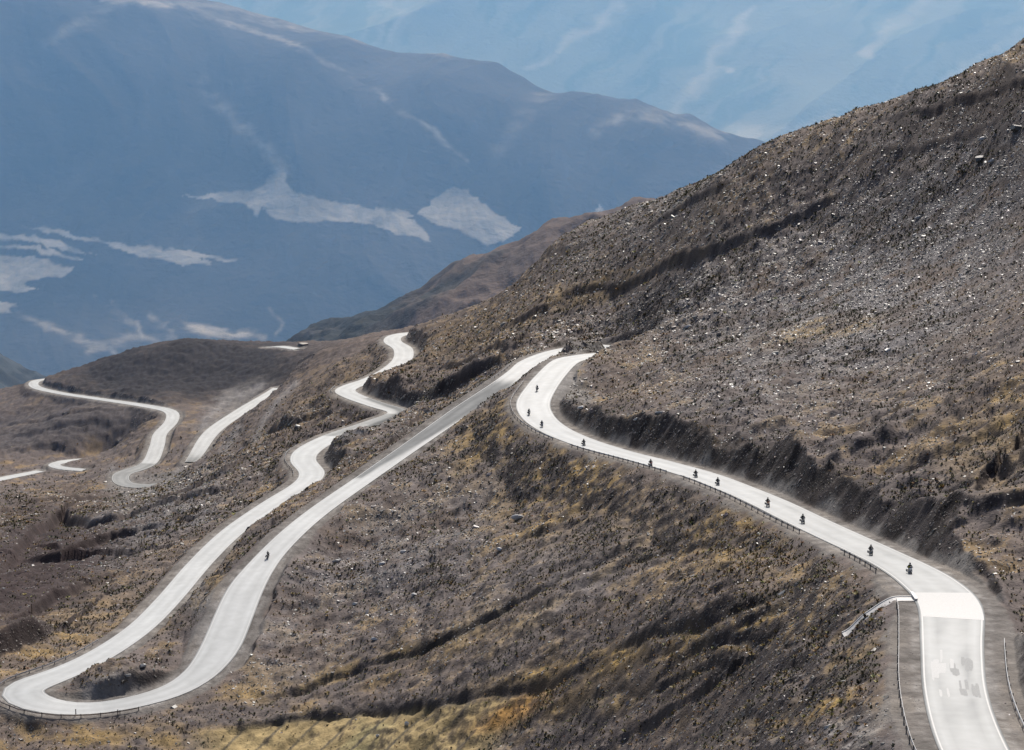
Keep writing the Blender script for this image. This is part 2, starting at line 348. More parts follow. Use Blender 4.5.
# far knoll: its shaded face put into a darker colour
knoll = np.clip(1.3*blob(185,368,140,34,4), 0, 1)*(Y > 1200)
pass; mixc(C(.07,.065,.068), .6*blob(60,425,90,18,8)); mixc(C(.05,.038,.04), .92*blob(35,560,95,55,25)); mixc(C(.12,.095,.085), .6*blob(380,360,180,40,22)); mixc(C(.10,.08,.075), .6*sm(1050, 1300, Y)); mixc(C(.13,.105,.095), .6*blob(360,340,90,14,12))  # left hollow: shadow painted into its purple-brown; the rest are ground tones
mixc(C(.026,.024,.028), knoll); mixc(C(.05,.036,.036), .95*blob(30,570,90,48,25)); mixc(C(.075,.06,.055), .75*blob(975,105,80,26,24)); mixc(C(.26,.17,.10), .5*blob(840,98,60,8,22)); mixc(C(.03,.025,.024), .8*blob(740,455,150,18,-14)*(RS < 0)); mixc(C(.035,.028,.028), .8*blob(352,455,30,9,25)*(RD > wt)); mixc(C(.035,.028,.028), .85*blob(455,384,50,7,20)*(RD > wt)); mixc(C(.025,.02,.02), .95*(DW < 8)*sm(.3, .8, slope))  # cut faces and mound front painted dark for their shade; ridge outcrops dark rock
for pl_, w_, k_ in [([(262,385),(225,402),(205,420),(200,440),(180,470),(165,488)],4,.8),([(296,383),(278,400),(264,420),(255,440)],3.5,.7),([(238,428),(230,442),(222,452)],4,.7),([(112,468),(110,482),(128,492),(155,490)],3.5,.8),([(90,522),(110,512),(130,508)],4,.5),([(395,418),(360,432),(340,436)],3,.8),([(420,428),(380,436),(350,452)],3,.3)]:
    mixc(C(.25,.235,.228), k_*np.exp(-(seg_dist(PXg, PYg, pl_)/w_)**2)*(Y > 600))
mixc(C(.075,.068,.072), .8*blob(60,425,100,22,8)*(Y > 1100))
# verges
vg = sm(1.2, 0, RD-wt-1.2*n2); mixc(C(.185,.17,.155), .9*vg*(RD < 60))
mixc(dust, .5*sm(.6, 0, RD-wr-.8)*(RD < 60)*sm(-.6, .5, n3+.4*n2)); mixc(C(.12,.105,.095), .5*(RD < wt+.5)*sm(.1, .6, fbm(X, Y, 1.6, 3, 98)))
# grey gravel fields beside the road
for b_, k in [((575,385,14,26,25),.9),((585,350,30,5,0),.8),((105,688,30,12,10),.7),((480,395,60,7,38),.5),((200,610,14,40,15),.5),((230,405,40,10,30),.6),((150,478,40,8,0),.6),((985,690,12,60,0),.6),((125,495,12,14,30),.6)]:
    mixc(C(.22,.21,.20), k*blob(*b_))
col *= (1+.25*n3+.2*n2)[..., None]; col = np.clip(col, .012, .8)
M_ground = ground_mat('scrubby_ground', [(1.1, .5), (.45, .5), (5, .4)], 1.0, .35, .9, .12)
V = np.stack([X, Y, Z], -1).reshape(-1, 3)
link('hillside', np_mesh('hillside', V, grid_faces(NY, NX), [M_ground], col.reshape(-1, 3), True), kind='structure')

# ------------------------------------------------------------------ FAR TERRAIN SHEETS
def sheet(name, pts, ys, px0, px1, nx, relief, colour, m, lam=1e-5):
    mdl = tps_pix(pts, lam); t = np.linspace((px0-512)/F/CP, (px1-512)/F/CP, nx)
    x = t[None, :]*ys[:, None]; y = np.repeat(ys[:, None], nx, 1); z = tps_eval(mdl, x, y)
    z += relief(x, y, z); px, py, dep = proj(x, y, z); c = colour(x, y, z, px, py)
    return link(name, np_mesh(name, np.stack([x, y, z], -1).reshape(-1, 3), grid_faces(len(ys), nx), [m], np.clip(c, .01, .9).reshape(-1, 3), True), kind='structure')
M_spur = ground_mat('dry_spur', [(4, .5), (18, .6)], .7, 2.5)
M_far = ground_mat('far_rock', [(30, .5), (140, .6)], .35, 12)
def spur_col(x, y, z, px, py):
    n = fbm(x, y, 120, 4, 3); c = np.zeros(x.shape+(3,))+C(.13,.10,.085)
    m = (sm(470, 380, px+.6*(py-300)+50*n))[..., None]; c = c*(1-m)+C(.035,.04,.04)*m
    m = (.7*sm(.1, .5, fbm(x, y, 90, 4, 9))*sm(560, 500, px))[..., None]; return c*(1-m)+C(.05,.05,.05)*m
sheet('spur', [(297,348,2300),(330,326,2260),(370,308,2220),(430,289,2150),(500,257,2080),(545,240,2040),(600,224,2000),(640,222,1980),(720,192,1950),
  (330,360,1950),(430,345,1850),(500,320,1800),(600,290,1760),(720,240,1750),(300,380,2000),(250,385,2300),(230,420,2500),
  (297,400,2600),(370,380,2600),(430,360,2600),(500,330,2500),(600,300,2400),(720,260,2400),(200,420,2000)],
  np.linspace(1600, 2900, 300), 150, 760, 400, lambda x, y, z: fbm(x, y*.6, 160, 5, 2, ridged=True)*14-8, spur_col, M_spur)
sheet('valley_slope', [(-60,340,3000),(0,356,2950),(40,386,2900),(80,410,2900),(-60,420,2500),(0,430,2550),(60,440,2600),(-60,400,3400),(20,430,3400),(80,450,3300)],
  np.linspace(2300, 3600, 120), -260, 200, 150, lambda x, y, z: fbm(x, y, 200, 5, 6, ridged=True)*14-8,
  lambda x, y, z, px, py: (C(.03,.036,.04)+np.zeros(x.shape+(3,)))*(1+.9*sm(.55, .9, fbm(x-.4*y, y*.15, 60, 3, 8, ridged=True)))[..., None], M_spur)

FANS = [[(180,196),(215,193),(250,191),(266,182),(278,170),(284,170),(296,190),(330,200),(380,208),(405,215),(424,230),(432,241),(400,235),(372,226),(330,222),(290,224),(272,219),(264,208),(258,216),(246,204),(215,200)],  # pale sediment fans; the sunlight on them is painted into their colour
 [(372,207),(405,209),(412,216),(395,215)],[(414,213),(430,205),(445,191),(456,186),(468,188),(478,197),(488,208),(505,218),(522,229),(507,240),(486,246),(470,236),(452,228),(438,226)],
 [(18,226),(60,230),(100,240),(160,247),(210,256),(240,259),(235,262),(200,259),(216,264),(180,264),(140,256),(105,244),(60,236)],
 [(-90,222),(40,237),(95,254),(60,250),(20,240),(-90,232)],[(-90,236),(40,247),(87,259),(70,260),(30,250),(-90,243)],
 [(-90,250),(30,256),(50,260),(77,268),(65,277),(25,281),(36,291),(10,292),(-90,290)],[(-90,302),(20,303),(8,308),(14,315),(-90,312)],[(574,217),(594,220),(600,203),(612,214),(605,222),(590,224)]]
def m3_col(x, y, z, px, py):
    n = fbm(x, y, 500, 5, 3); nn = fbm(x, y, 120, 4, 13); c = np.zeros(x.shape+(3,))+C(.028,.028,.032)*(1+.8*n[..., None])
    qx = px+4*fbm(x, y*.5, 70, 4, 15); qy = py+3*fbm(x, y, 60, 4, 17)
    def mx(cc, m):
        nonlocal c; m = np.clip(m, 0, 1)[..., None]; c = c*(1-m)+cc*m
    stk = fbm(px*1.0-(py-190)*.5, py*.12, 5, 3, 19); cone = sm(-.5, .7, fbm(np.arctan2(px-458, py-180)*9, np.hypot(px-458, py-180)*.02, 1, 3, 33))
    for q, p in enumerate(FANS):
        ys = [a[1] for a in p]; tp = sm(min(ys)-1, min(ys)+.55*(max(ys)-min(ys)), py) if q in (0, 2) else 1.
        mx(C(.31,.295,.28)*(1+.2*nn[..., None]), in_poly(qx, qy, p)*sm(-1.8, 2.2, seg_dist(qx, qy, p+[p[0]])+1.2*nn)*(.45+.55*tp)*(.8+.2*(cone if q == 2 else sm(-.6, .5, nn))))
    for pl, w, k in [([(100,0),(165,4),(235,25),(300,47),(370,88),(440,137),(466,160)],2.6,.34),([(200,85),(235,115),(260,145),(284,172)],7,.28),([(130,0),(220,8),(290,24)],8,.22),
      ([(240,3),(290,26),(380,43),(450,54)],3,.2),([(545,95),(515,125),(500,150)],9,.12),([(600,130),(625,115),(660,118),(720,135)],7,.3),([(20,315),(70,335),(115,352)],3.5,.35),([(95,298),(140,330),(165,350)],3,.25),([(110,300),(145,335)],2,.25),([(150,318),(175,335)],3,.35),
      ([(90,350),(130,338),(170,336)],4,.35),([(165,325),(180,322),(205,331),(240,336),(262,338)],3,.6),([(185,326),(210,334)],4,.5),([(240,332),(255,335)],3,.5),([(270,310),(283,325),(278,335)],2.5,.2),([(50,45),(75,25),(110,10)],7,.2),([(210,205),(200,215),(190,240)],12,.08)]:
        mx(C(.5,.46,.41), k*1.2*np.exp(-(seg_dist(qx, qy, pl)/w)**2)*sm(-.9, .6, nn))  # lit ridges and spurs painted pale; the low streaks are scree
    rd = np.exp(-(seg_dist(px, py, [(266,338),(290,345),(275,352)])/3)**2); return c
def ground3(x, y, z):
    r = fbm(x+300*fbm(x, y, 1500, 2, 7), y*.35, 520, 5, 4, ridged=True, gain=.42); return r*26-26+fbm(x, y, 2600, 2, 5)*30
C3 = [(-250,-150,8300),(-100,-70,8250),(60,-25,8200),(150,-8,8150),(210,2,8100),(290,27,8050),(370,44,8000),(450,55,7950),(540,90,7900),(640,112,7800),(700,130,7750),(765,150,7700),(850,172,7650),(1000,210,7600)]
pts3 = list(C3)+[(p[0], p[1]+60, p[2]+900) for p in C3]+[(p[0], p[1]+160, p[2]+2200) for p in C3]
pts3 += [(px, 345, 6350) for px in range(-250, 1001, 150)]+[(px, 235, 6900) for px in (-250,-100,50,150,250,350,470)]+[(600,235,7000),(800,260,7000),(px, 400, 5600) if False else (900,300,6700)]
pts3 += [(px, 400, 5700) for px in range(-250, 1001, 200)]
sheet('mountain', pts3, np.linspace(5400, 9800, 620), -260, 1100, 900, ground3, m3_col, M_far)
def m4_col(x, y, z, px, py):
    n = fbm(x, y, 900, 5, 23); c = np.zeros(x.shape+(3,))+C(.05,.10,.135)*(1+.3*n[..., None])  # blue tint puts part of the distance haze into the colour
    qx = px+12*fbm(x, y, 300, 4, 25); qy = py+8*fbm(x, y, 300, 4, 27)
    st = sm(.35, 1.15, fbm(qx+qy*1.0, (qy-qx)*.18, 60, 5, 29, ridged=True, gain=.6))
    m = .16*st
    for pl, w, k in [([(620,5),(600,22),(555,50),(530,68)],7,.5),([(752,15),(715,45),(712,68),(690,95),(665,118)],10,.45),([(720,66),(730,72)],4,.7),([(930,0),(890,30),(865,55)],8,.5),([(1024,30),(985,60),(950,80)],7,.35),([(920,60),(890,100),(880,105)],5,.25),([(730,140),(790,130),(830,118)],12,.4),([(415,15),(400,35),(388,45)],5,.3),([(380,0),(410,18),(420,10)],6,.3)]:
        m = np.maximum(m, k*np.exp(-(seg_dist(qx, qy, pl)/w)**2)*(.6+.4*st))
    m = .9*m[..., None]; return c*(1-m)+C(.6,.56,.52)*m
pts4 = []
for px in (-300, 0, 300, 600, 900, 1300):
    pts4 += [(px, 200, 10800), (px, 120, 11800), (px, 0, 13200), (px, -150, 14800), (px, -280, 16500), (px, 320, 9500)]
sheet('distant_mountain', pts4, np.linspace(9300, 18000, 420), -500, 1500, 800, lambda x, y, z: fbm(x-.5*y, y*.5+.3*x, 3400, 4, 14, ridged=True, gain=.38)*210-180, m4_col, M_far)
M_val = simple('valley_floor_gravel', (.12,.11,.10), .9)
link('ground', np_mesh('ground', [(-60000,-20000,-1750),(60000,-20000,-1750),(60000,90000,-1750),(-60000,90000,-1750)], [(0,1,2,3)], [M_val]), kind='structure')

# ------------------------------------------------------------------ ROAD SURFACES
m, nt, b = mat('pale_road_concrete'); L = nt.links.new
at = nt.nodes.new('ShaderNodeVertexColor'); at.layer_name = 'Col'; g = nt.nodes.new('ShaderNodeNewGeometry')
n_ = nt.nodes.new('ShaderNodeTexNoise'); n_.inputs['Scale'].default_value = .5; n_.inputs['Detail'].default_value = 6; L(g.outputs['Position'], n_.inputs['Vector'])
mr = nt.nodes.new('ShaderNodeMapRange'); mr.inputs['To Min'].default_value = .84; mr.inputs['To Max'].default_value = 1.14; L(n_.outputs['Fac'], mr.inputs['Value'])
vm = nt.nodes.new('ShaderNodeVectorMath'); vm.operation = 'SCALE'; L(at.outputs['Color'], vm.inputs[0]); L(mr.outputs[0], vm.inputs['Scale']); L(vm.outputs[0], b.inputs['Base Color'])
sp = nt.nodes.new('ShaderNodeSeparateColor'); L(at.outputs['Color'], sp.inputs[0])
rr = nt.nodes.new('ShaderNodeMapRange'); rr.inputs['From Min'].default_value = .15; rr.inputs['From Max'].default_value = .33; rr.inputs['To Min'].default_value = 1; rr.inputs['To Max'].default_value = .55
L(sp.outputs[0], rr.inputs['Value']); L(rr.outputs[0], b.inputs['Roughness']); b.inputs['Specular IOR Level'].default_value = .42
M_road = m
def ribbon(P, offs, zoff, colf, name, m):
    T = np.gradient(P[:, :2], axis=0); T /= np.linalg.norm(T, axis=1)[:, None]; N = np.stack([-T[:, 1], T[:, 0]], 1)
    V = []; Cc = []
    for o, dz in offs:
        oo = P[:, 3]*o
        V.append(np.concatenate([P[:, :2]+N*oo[:, None], (P[:, 2]+zoff+dz)[:, None]], 1)); Cc.append(colf(P, o))
    V = np.stack(V, 1); Cc = np.stack(Cc, 1)
    f = grid_faces(len(P), len(offs))[:, ::-1]
    return np_mesh(name, V.reshape(-1, 3), f, [m], Cc.reshape(-1, 3), False)
def rcol(P, o):  # wear and dust along the pavement, paler far off, with greyer stretches
    s = np.arange(len(P))*2.5; n = noise(s/14, s*0+o*1.3, 3)+.5*noise(s/4, s*0+o*4, 9)
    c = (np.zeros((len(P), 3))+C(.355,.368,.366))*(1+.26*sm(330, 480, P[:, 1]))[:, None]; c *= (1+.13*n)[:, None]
    px, py, _ = proj(P[:, 0], P[:, 1], P[:, 2])
    c *= 1-.13*(abs(abs(o)-.45) < .05)-.06*(abs(abs(o)-.2) < .05)-.10*(abs(o) > .9)
    g_ = sm(515, 500, px)*(py > 378)*(py < 480)*sm(-25, 25, px-(385+62*o))*(P[:, 0] > -60); c = c*(1-.52*g_)[:, None]  # gravelly ramp greyed further: loss of sun glare on the incline, painted in
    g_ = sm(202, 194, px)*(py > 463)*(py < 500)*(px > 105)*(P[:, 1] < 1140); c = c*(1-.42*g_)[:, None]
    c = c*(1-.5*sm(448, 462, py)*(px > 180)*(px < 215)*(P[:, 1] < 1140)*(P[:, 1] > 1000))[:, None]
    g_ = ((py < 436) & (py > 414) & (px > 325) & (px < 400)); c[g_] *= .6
    e = sm(.9, 1., abs(o)); return c*(1-.45*e)
offs = [(-1.03, -.6), (-1., -.01), (-.93, 0), (-.7, 0), (-.45, 0), (-.2, 0), (0, 0), (.2, 0), (.45, 0), (.7, 0), (.93, 0), (1., -.01), (1.03, -.6)]
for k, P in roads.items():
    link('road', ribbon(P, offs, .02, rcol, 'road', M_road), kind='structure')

# ------------------------------------------------------------------ light, haze, camera
SUN_AZ, SUN_EL = 12., 41.    # azimuth to the right of the view axis (+Y)
w = bpy.data.worlds.new('World'); sc.world = w; w.use_nodes = True; nt = w.node_tree
sky = nt.nodes.new('ShaderNodeTexSky'); sky.sky_type = 'NISHITA'; sky.sun_disc = False; sky.sun_elevation = R(SUN_EL); sky.sun_rotation = R(SUN_AZ); sky.altitude = 200; sky.dust_density = 3.5; sky.air_density = .8
nt.links.new(sky.outputs[0], nt.nodes['Background'].inputs['Color']); nt.nodes['Background'].inputs['Strength'].default_value = .115
ld = bpy.data.lights.new('sun', 'SUN'); ld.energy = 4.0; ld.angle = R(.5); ld.color = (1, .95, .88)
lo = bpy.data.objects.new('sun', ld); COL.objects.link(lo)
sd = Vector((math.sin(R(SUN_AZ))*math.cos(R(SUN_EL)), math.cos(R(SUN_AZ))*math.cos(R(SUN_EL)), math.sin(R(SUN_EL))))
lo.rotation_euler = sd.to_track_quat('Z', 'Y').to_euler()
hz = bpy.data.materials.new('haze'); hz.use_nodes = True; nt = hz.node_tree; nt.nodes.clear()
out = nt.nodes.new('ShaderNodeOutputMaterial'); vs = nt.nodes.new('ShaderNodeVolumeScatter')
vs.inputs['Color'].default_value = (.142, .30, .58, 1); vs.inputs['Density'].default_value = 1.5e-4; vs.inputs['Anisotropy'].default_value = .25
nt.links.new(vs.outputs[0], out.inputs['Volume'])
bx = [(x, y, z) for z in (-1900, 300) for x, y in ((-30000, 1000), (30000, 1000), (30000, 30000), (-30000, 30000))]
link('haze', np_mesh('haze', bx, [(0,3,2,1),(4,5,6,7),(0,1,5,4),(1,2,6,5),(2,3,7,6),(3,0,4,7)], [hz]), kind='structure')
cd = bpy.data.cameras.new('camera'); cam = bpy.data.objects.new('camera', cd); COL.objects.link(cam)
cam.rotation_euler = (R(90)-PITCH, 0, 0); cd.sensor_width = 36; cd.lens = 36*F/1024; cd.clip_start = 1; cd.clip_end = 150000
sc.camera = cam
sc.view_settings.view_transform = 'Standard'; sc.view_settings.look = 'None'; sc.view_settings.exposure = 0
sc.cycles.use_denoising = True
sc.cycles.max_bounces = 4; sc.cycles.volume_bounces = 1
# ------------------------------------------------------------------ GROUND HELPERS
def gz(x, y):
    """height of the hillside mesh under (x, y)"""
    i = np.clip((math.log(y)-math.log(ty[0]))/(math.log(ty[1])-math.log(ty[0])), 0, NY-1.001); j = np.clip((x/y-tx[0])/(tx[1]-tx[0]), 0, NX-1.001)
    a, b = int(i), int(j); f, g = i-a, j-b
    return float((Z[a, b]*(1-g)+Z[a, b+1]*g)*(1-f)+(Z[a+1, b]*(1-g)+Z[a+1, b+1]*g)*f)
def road_at(px, py):
    """point on the pavement seen around a pixel, and the road heading there"""
    best = None
    for k, P in roads.items():
        a, b_, _ = proj(P[:, 0], P[:, 1], P[:, 2]); d = np.hypot(a-px, b_-py); i = int(d.argmin())
        if best is None or d[i] < best[0]: best = (d[i], k, i)
    _, k, i = best; P = roads[k]; u = (px-512)/F; v = (375-py)/F
    for _ in range(4):
        z = P[i, 2]+.03; t = z/(-SP+v*CP); x, y = u*t, (CP+v*SP)*t
        i = int(np.hypot(P[:, 0]-x, P[:, 1]-y).argmin())
    i0, i1 = max(i-2, 0), min(i+2, len(P)-1); T = P[i1, :3]-P[i0, :3]; n = np.linalg.norm(T[:2])
    j0, j1 = sorted([i, min(i+1, len(P)-1)])
    return Vector((x, y, z)), Vector(T/n), k, i

# ------------------------------------------------------------------ SCREE AND SCRUB
M_rock = ground_mat('scree_stone', [(.12, 1)], .5, .02, .46, .5)
M_leaf = ground_mat('scrub_leaf', [(.1, 1)], .6, 0, .8, .2)
cube = np.array([(-1,-1,-1),(1,-1,-1),(1,1,-1),(-1,1,-1),(-1,-1,1),(1,-1,1),(1,1,1),(-1,1,1)], float)*.5
cubef = np.array([(0,3,2,1),(4,5,6,7),(0,1,5,4),(1,2,6,5),(2,3,7,6),(3,0,4,7)])
def place(T, S, A, P, tilt=None):
    """templates T (n,k,3) scaled by S, turned by A about z, moved to P"""
    T = T*S[:, None, :]; c, s = np.cos(A)[:, None], np.sin(A)[:, None]
    x = T[..., 0]*c-T[..., 1]*s; y = T[..., 0]*s+T[..., 1]*c; z = T[..., 2]
    if tilt is not None: z = z+x*tilt[:, :1]+y*tilt[:, 1:]
    return np.stack([x, y, z], -1)+P[:, None, :]
area = np.gradient(X, axis=1)*np.gradient(Y, axis=0)
inview = (PXg > -170) & (PXg < 1190) & (PYg > 20) & (PYg < 800)
off_road = RD > wr+.5
def sample(n, dens):
    p = (area**.62*dens*inview*off_road).ravel(); p = p/p.sum()
    idx = np.searchsorted(np.cumsum(p), rng.random(n)); idx = np.clip(idx, 0, p.size-1)
    i, j = idx//NX, idx % NX; i = np.clip(i, 1, NY-2); j = np.clip(j, 1, NX-2)
    f, g = rng.random(n), rng.random(n)
    a = lambda Q: (Q[i, j]*(1-g)+Q[i, j+1]*g)*(1-f)+(Q[i+1, j]*(1-g)+Q[i+1, j+1]*g)*f
    return np.stack([a(X), a(Y), a(Z)], -1), i, j
def pixblob(px, py, rx, ry, ang=0):
    return blob(px, py, rx, ry, ang)
steep = sm(1.5, 1.0, slope)
d_rock = (.22+.9*sm(-.1, .6, n1+.3*n2)+1.6*pixblob(860,290,230,110,25)+1.3*pixblob(950,180,130,80,25)+pixblob(660,220,130,40,25)+1.1*pixblob(400,540,110,60,30)+1.2*pixblob(150,520,120,30,28)+.8*pixblob(560,330,90,20,0)+1.0*pixblob(370,600,140,50,25)+.9*pixblob(700,300,100,40,20)+.9*pixblob(450,400,120,14,30))*steep*sm(1150, 900, Y)*(1-.93*mead)*(1-.8*blob(35,565,95,50,25))*np.maximum(sm(0, 3, RD-wt), .5*(RD < wt))
NR = 260000
Pr, ir, jr = sample(NR, d_rock*(.35+1.3*sm(-.4, .5, n2))+2.2*(slope > .9)*(RD < 30)*(RD > wt+.6))
sz = np.exp(rng.normal(-1.72, .5, NR)); sz = np.clip(sz, .09, 1.0)*np.clip(Pr[:, 1]/500, .8, 1.8)
Sr = np.stack([sz*rng.uniform(.8, 1.9, NR), sz*rng.uniform(.6, 1.2, NR), sz*rng.uniform(.3, .75, NR)], -1)
shl = RD[ir, jr] < wt[ir, jr]+.4; Sr[shl] *= .4
jit = cube[None]+rng.uniform(-.2, .2, (NR, 8, 3)); jit[:, 4:, :2] *= rng.uniform(.45, .95, (NR, 1, 1))
tl = np.stack([gx[ir, jr], gyy[ir, jr]], -1)*.55+rng.normal(0, .25, (NR, 2)); tl = np.clip(tl, -.9, .9)
Vr = place(jit, Sr, rng.uniform(0, 6.28, NR), Pr, tl)
cr = np.array([(.175,.16,.15)])*np.exp(rng.normal(0, .36, (NR, 1)))*(1+rng.normal(0, .04, (NR, 3)))
onb = (slope[ir, jr] > .9) & (RD[ir, jr] < 30); cr[onb] = cr[onb]*.5*np.array([1.15,1,.9]); Sr[onb] *= 1.25
cr[(rng.random(NR) < .022) & ~onb & (Pr[:, 1] < 850)] = C(.5,.49,.47); cr = np.clip(cr, .03, .6)  # a few stones coloured pale to read as sun glints
# scrub: domed tufts of leaning blades
NS = 135000
bankz = (slope > 1.0)*(RD < 28)*1.
d_sh = (.45+.8*sm(-.3, .5, -n1+.4*n2)+.9*pixblob(700,680,220,70,12)+.5*pixblob(600,560,200,70,15)+.5*pixblob(950,430,120,70,0)+.8*pixblob(90,640,120,40,30)+.9*pixblob(780,560,80,40,0))*steep*sm(1200, 750, Y)*(1-.9*mead)*(1-.85*knoll)*(1-.8*blob(35,565,95,50,25))*sm(0, 3, RD-wt)
Ps, is_, js = sample(NS, d_sh*(.25+1.5*sm(-.3, .5, -n2)))
NB = 10
ba = rng.uniform(0, 6.28, (NS, NB)); be = rng.uniform(.25, 1.45, (NS, NB)); bw = rng.uniform(.16, .34, (NS, NB)); bl_ = rng.uniform(.65, 1.1, (NS, NB))
tip = np.stack([np.cos(ba)*np.cos(be)*bl_, np.sin(ba)*np.cos(be)*bl_, np.sin(be)*bl_], -1)
side = np.stack([-np.sin(ba), np.cos(ba), 0*ba], -1)*bw[..., None]
T = np.stack([tip*.15-side*.8, tip*.15+side*.8, tip+side*.55, tip*1.05-side*.5], 2).reshape(NS, NB*4, 3)
ss = np.clip(np.exp(rng.normal(-1.2, .4, NS)), .12, .85)*np.clip(Ps[:, 1]/560, .8, 1.5)
Vs = place(T, np.stack([ss, ss, ss*.8], -1), np.zeros(NS), Ps)
kind = rng.random(NS)-.22*(Y[is_, js] > 380)*(X[is_, js] > 45)+.35*(n1[is_, js] > .1)+.5*(blob(740,540,60,40)+blob(700,650,140,20,12)+blob(560,690,100,20,12)+blob(800,720,90,16,20))[is_, js]
cs = np.where((kind > .72)[:, None], C(.25,.18,.08), C(.095,.088,.055))*np.exp(rng.normal(0, .4, (NS, 1)))*(1+rng.normal(0, .08, (NS, 3)))
cs = np.clip(cs, .02, .4)

# the nearest ones are things of their own
def zone(px, py, d):
    if px > 990: return 'on the slope right of the road bend'
    if py < 470: return 'on the stony hillside above the bikers\' road'
    if px > 850: return 'on the bank left of the near guardrail'
    if px > 600: return 'on the gullied slope below the bikers\' road'
    if px > 250: return 'on the wide slope above the yellow meadow'
    return 'beside the lower hairpin bend'
def choose(P, S, n):
    px, py, dep = proj(P[:, 0], P[:, 1], P[:, 2]); vis = (px > 2) & (px < 1022) & (py > 20) & (py < 746)
    q = S/dep*vis; return np.argsort(-q)[:n], px, py, dep
sel, px_, py_, dp_ = choose(Pr, Sr[:, 0]*Sr[:, 2]**.5, 260)
keep = np.ones(NR, bool); keep[sel] = False
def rock_mesh(V, c):
    o = V.mean(0); return np_mesh('boulder', V-o, cubef, [M_rock], np.repeat(c[None], len(V), 0)), o
for i in sel:
    me, o = rock_mesh(Vr[i], cr[i]); z = zone(px_[i], py_[i], 0); tone = 'pale' if cr[i].mean() > .22 else ('dark' if cr[i].mean() < .12 else 'grey')
    link('boulder', me, None, o, label=f'{tone} angular boulder lying loose {z}', category='boulder', group=f'{tone} loose boulders {z}')
cf = np.arange(NR)[:, None, None]*8+cubef[None]
k_ = np.nonzero(keep)[0]
link('scree', np_mesh('scree', Vr[k_].reshape(-1, 3), (np.arange(len(k_))[:, None, None]*8+cubef[None]).reshape(-1, 4), [M_rock], np.repeat(cr[k_], 8, 0)), kind='stuff', label='loose stones covering the hillsides', category='scree')
sel, px_, py_, dp_ = choose(Ps, ss, 260)
keep = np.ones(NS, bool); keep[sel] = False; qf = np.arange(NB*4).reshape(NB, 4)
for i in sel:
    o = Ps[i]; z = zone(px_[i], py_[i], 0); straw = cs[i][0] > 2*cs[i][2]+.02
    nm = 'tussock' if straw else 'bush'
    link(nm, np_mesh(nm, Vs[i]-o, qf, [M_leaf], np.repeat(cs[i][None], NB*4, 0)), None, o,
         label=('straw yellow grass tussock ' if straw else 'low dark green bush ')+z, category='grass tuft' if straw else 'bush', group=('straw tussocks ' if straw else 'dark bushes ')+z)
k_ = np.nonzero(keep)[0]
link('scrub', np_mesh('scrub', Vs[k_].reshape(-1, 3), (np.arange(len(k_))[:, None, None]*NB*4+qf[None]).reshape(-1, 4), [M_leaf], np.repeat(cs[k_], NB*4, 0)), kind='stuff', label='low scrub and tussock grass covering the slopes', category='scrub')

# ------------------------------------------------------------------ NAMED BOULDERS
import bmesh
def blob_rock(seed, lx, ly, lz, colr):
    bm = bmesh.new(); bmesh.ops.create_icosphere(bm, subdivisions=3, radius=.5); r = random.Random(seed)
    pl = [(Vector((r.gauss(0, 1), r.gauss(0, 1), r.gauss(0, .8))).normalized(), r.uniform(.27, .42)) for _ in range(11)]
    for v in bm.verts:
        for n, d in pl:
            e = v.co.dot(n)-d
            if e > 0: v.co -= n*e
        v.co.x *= lx; v.co.y *= ly; v.co.z *= lz
    me = bpy.data.meshes.new('boulder'); bm.to_mesh(me); bm.free(); me.materials.append(M_rock)
    ca = me.color_attributes.new('Col', 'FLOAT_COLOR', 'POINT'); a = np.ones((len(me.vertices), 4), np.float32); a[:, :3] = colr; ca.data.foreach_set('color', a.ravel()); return me
BIG = [((688,328),3.6,1.2,1.0,.5,'long white slab of rock high on the slope above the road corner'),
 ((518,520),3.4,1.6,1.4,.45,'long pale slab alone mid slope between the two roads'),
 ((581,409),2.2,1.1,.9,.5,'small white slab just right of the upper road bend'),
 ((661,414),3.2,1.2,.9,.4,'flat pale rock above the dark cutting, right of the upper bend'),
 ((636,423),2.0,1.1,.9,.5,'white rock on the rim of the dark road cutting'),
 ((980,162),4.2,3.2,2.6,.09,'big dark boulder near the top right ridge'),
 ((992,163),2.6,1.8,1.6,.4,'pale boulder just right of the big dark one near the ridge'),
 ((982,141),3.2,1.6,1.3,.42,'pale tilted slab above the big dark boulder'),
 ((1017,131),4.5,3.5,2.8,.08,'dark boulder at the right edge below the ridge'),
 ((918,219),2.6,1.4,1.0,.45,'bright slab in the stone field below the ridge boulders'),
 ((404,553),2.2,1.3,1.0,.42,'pale rock left of the long slab on the central slope'),
 ((355,606),2.0,1.2,.9,.45,'pale rock on the slope right of the lower bend'),
 ((374,640),1.8,1.0,.8,.5,'small white rock just above the long diagonal gully'),
 ((382,565),2.4,1.1,.9,.42,'long pale rock left of the central slope rocks'),
 ((499,551),1.6,1.1,.9,.55,'small white rock below the long central slab'),
 ((414,596),1.5,1.2,.9,.5,'small bright rock in the middle of the central slope'),
 ((337,563),2.6,1.2,1.0,.36,'grey slab nearest the road on the central slope'),
 ((143,668),1.8,1.3,.9,.3,'pale rock on the knoll inside the lower hairpin'),
 ((128,682),1.5,1.2,.8,.3,'grey rock at the foot of the hairpin knoll'),
 ((407,727),1.0,.6,1.1,.6,'small white stone in the yellow meadow, right of its neighbour'),
 ((378,737),1.0,.6,.9,.6,'small white stone in the yellow meadow, left of its neighbour')]
for k, ((px, py), lx, ly, lz, c, lab) in enumerate(BIG):
    p = hit(px, py, Z); me = blob_rock(k, lx, ly, lz, (c, c*.985, c*.96))
    o = link('boulder', me, None, (p[0], p[1], gz(p[0], p[1])+lz*.22), label=lab, category='boulder'); o.rotation_euler = (0, R(-8), R(random.uniform(-25, 35)))
p = hit(302, 347, Z)
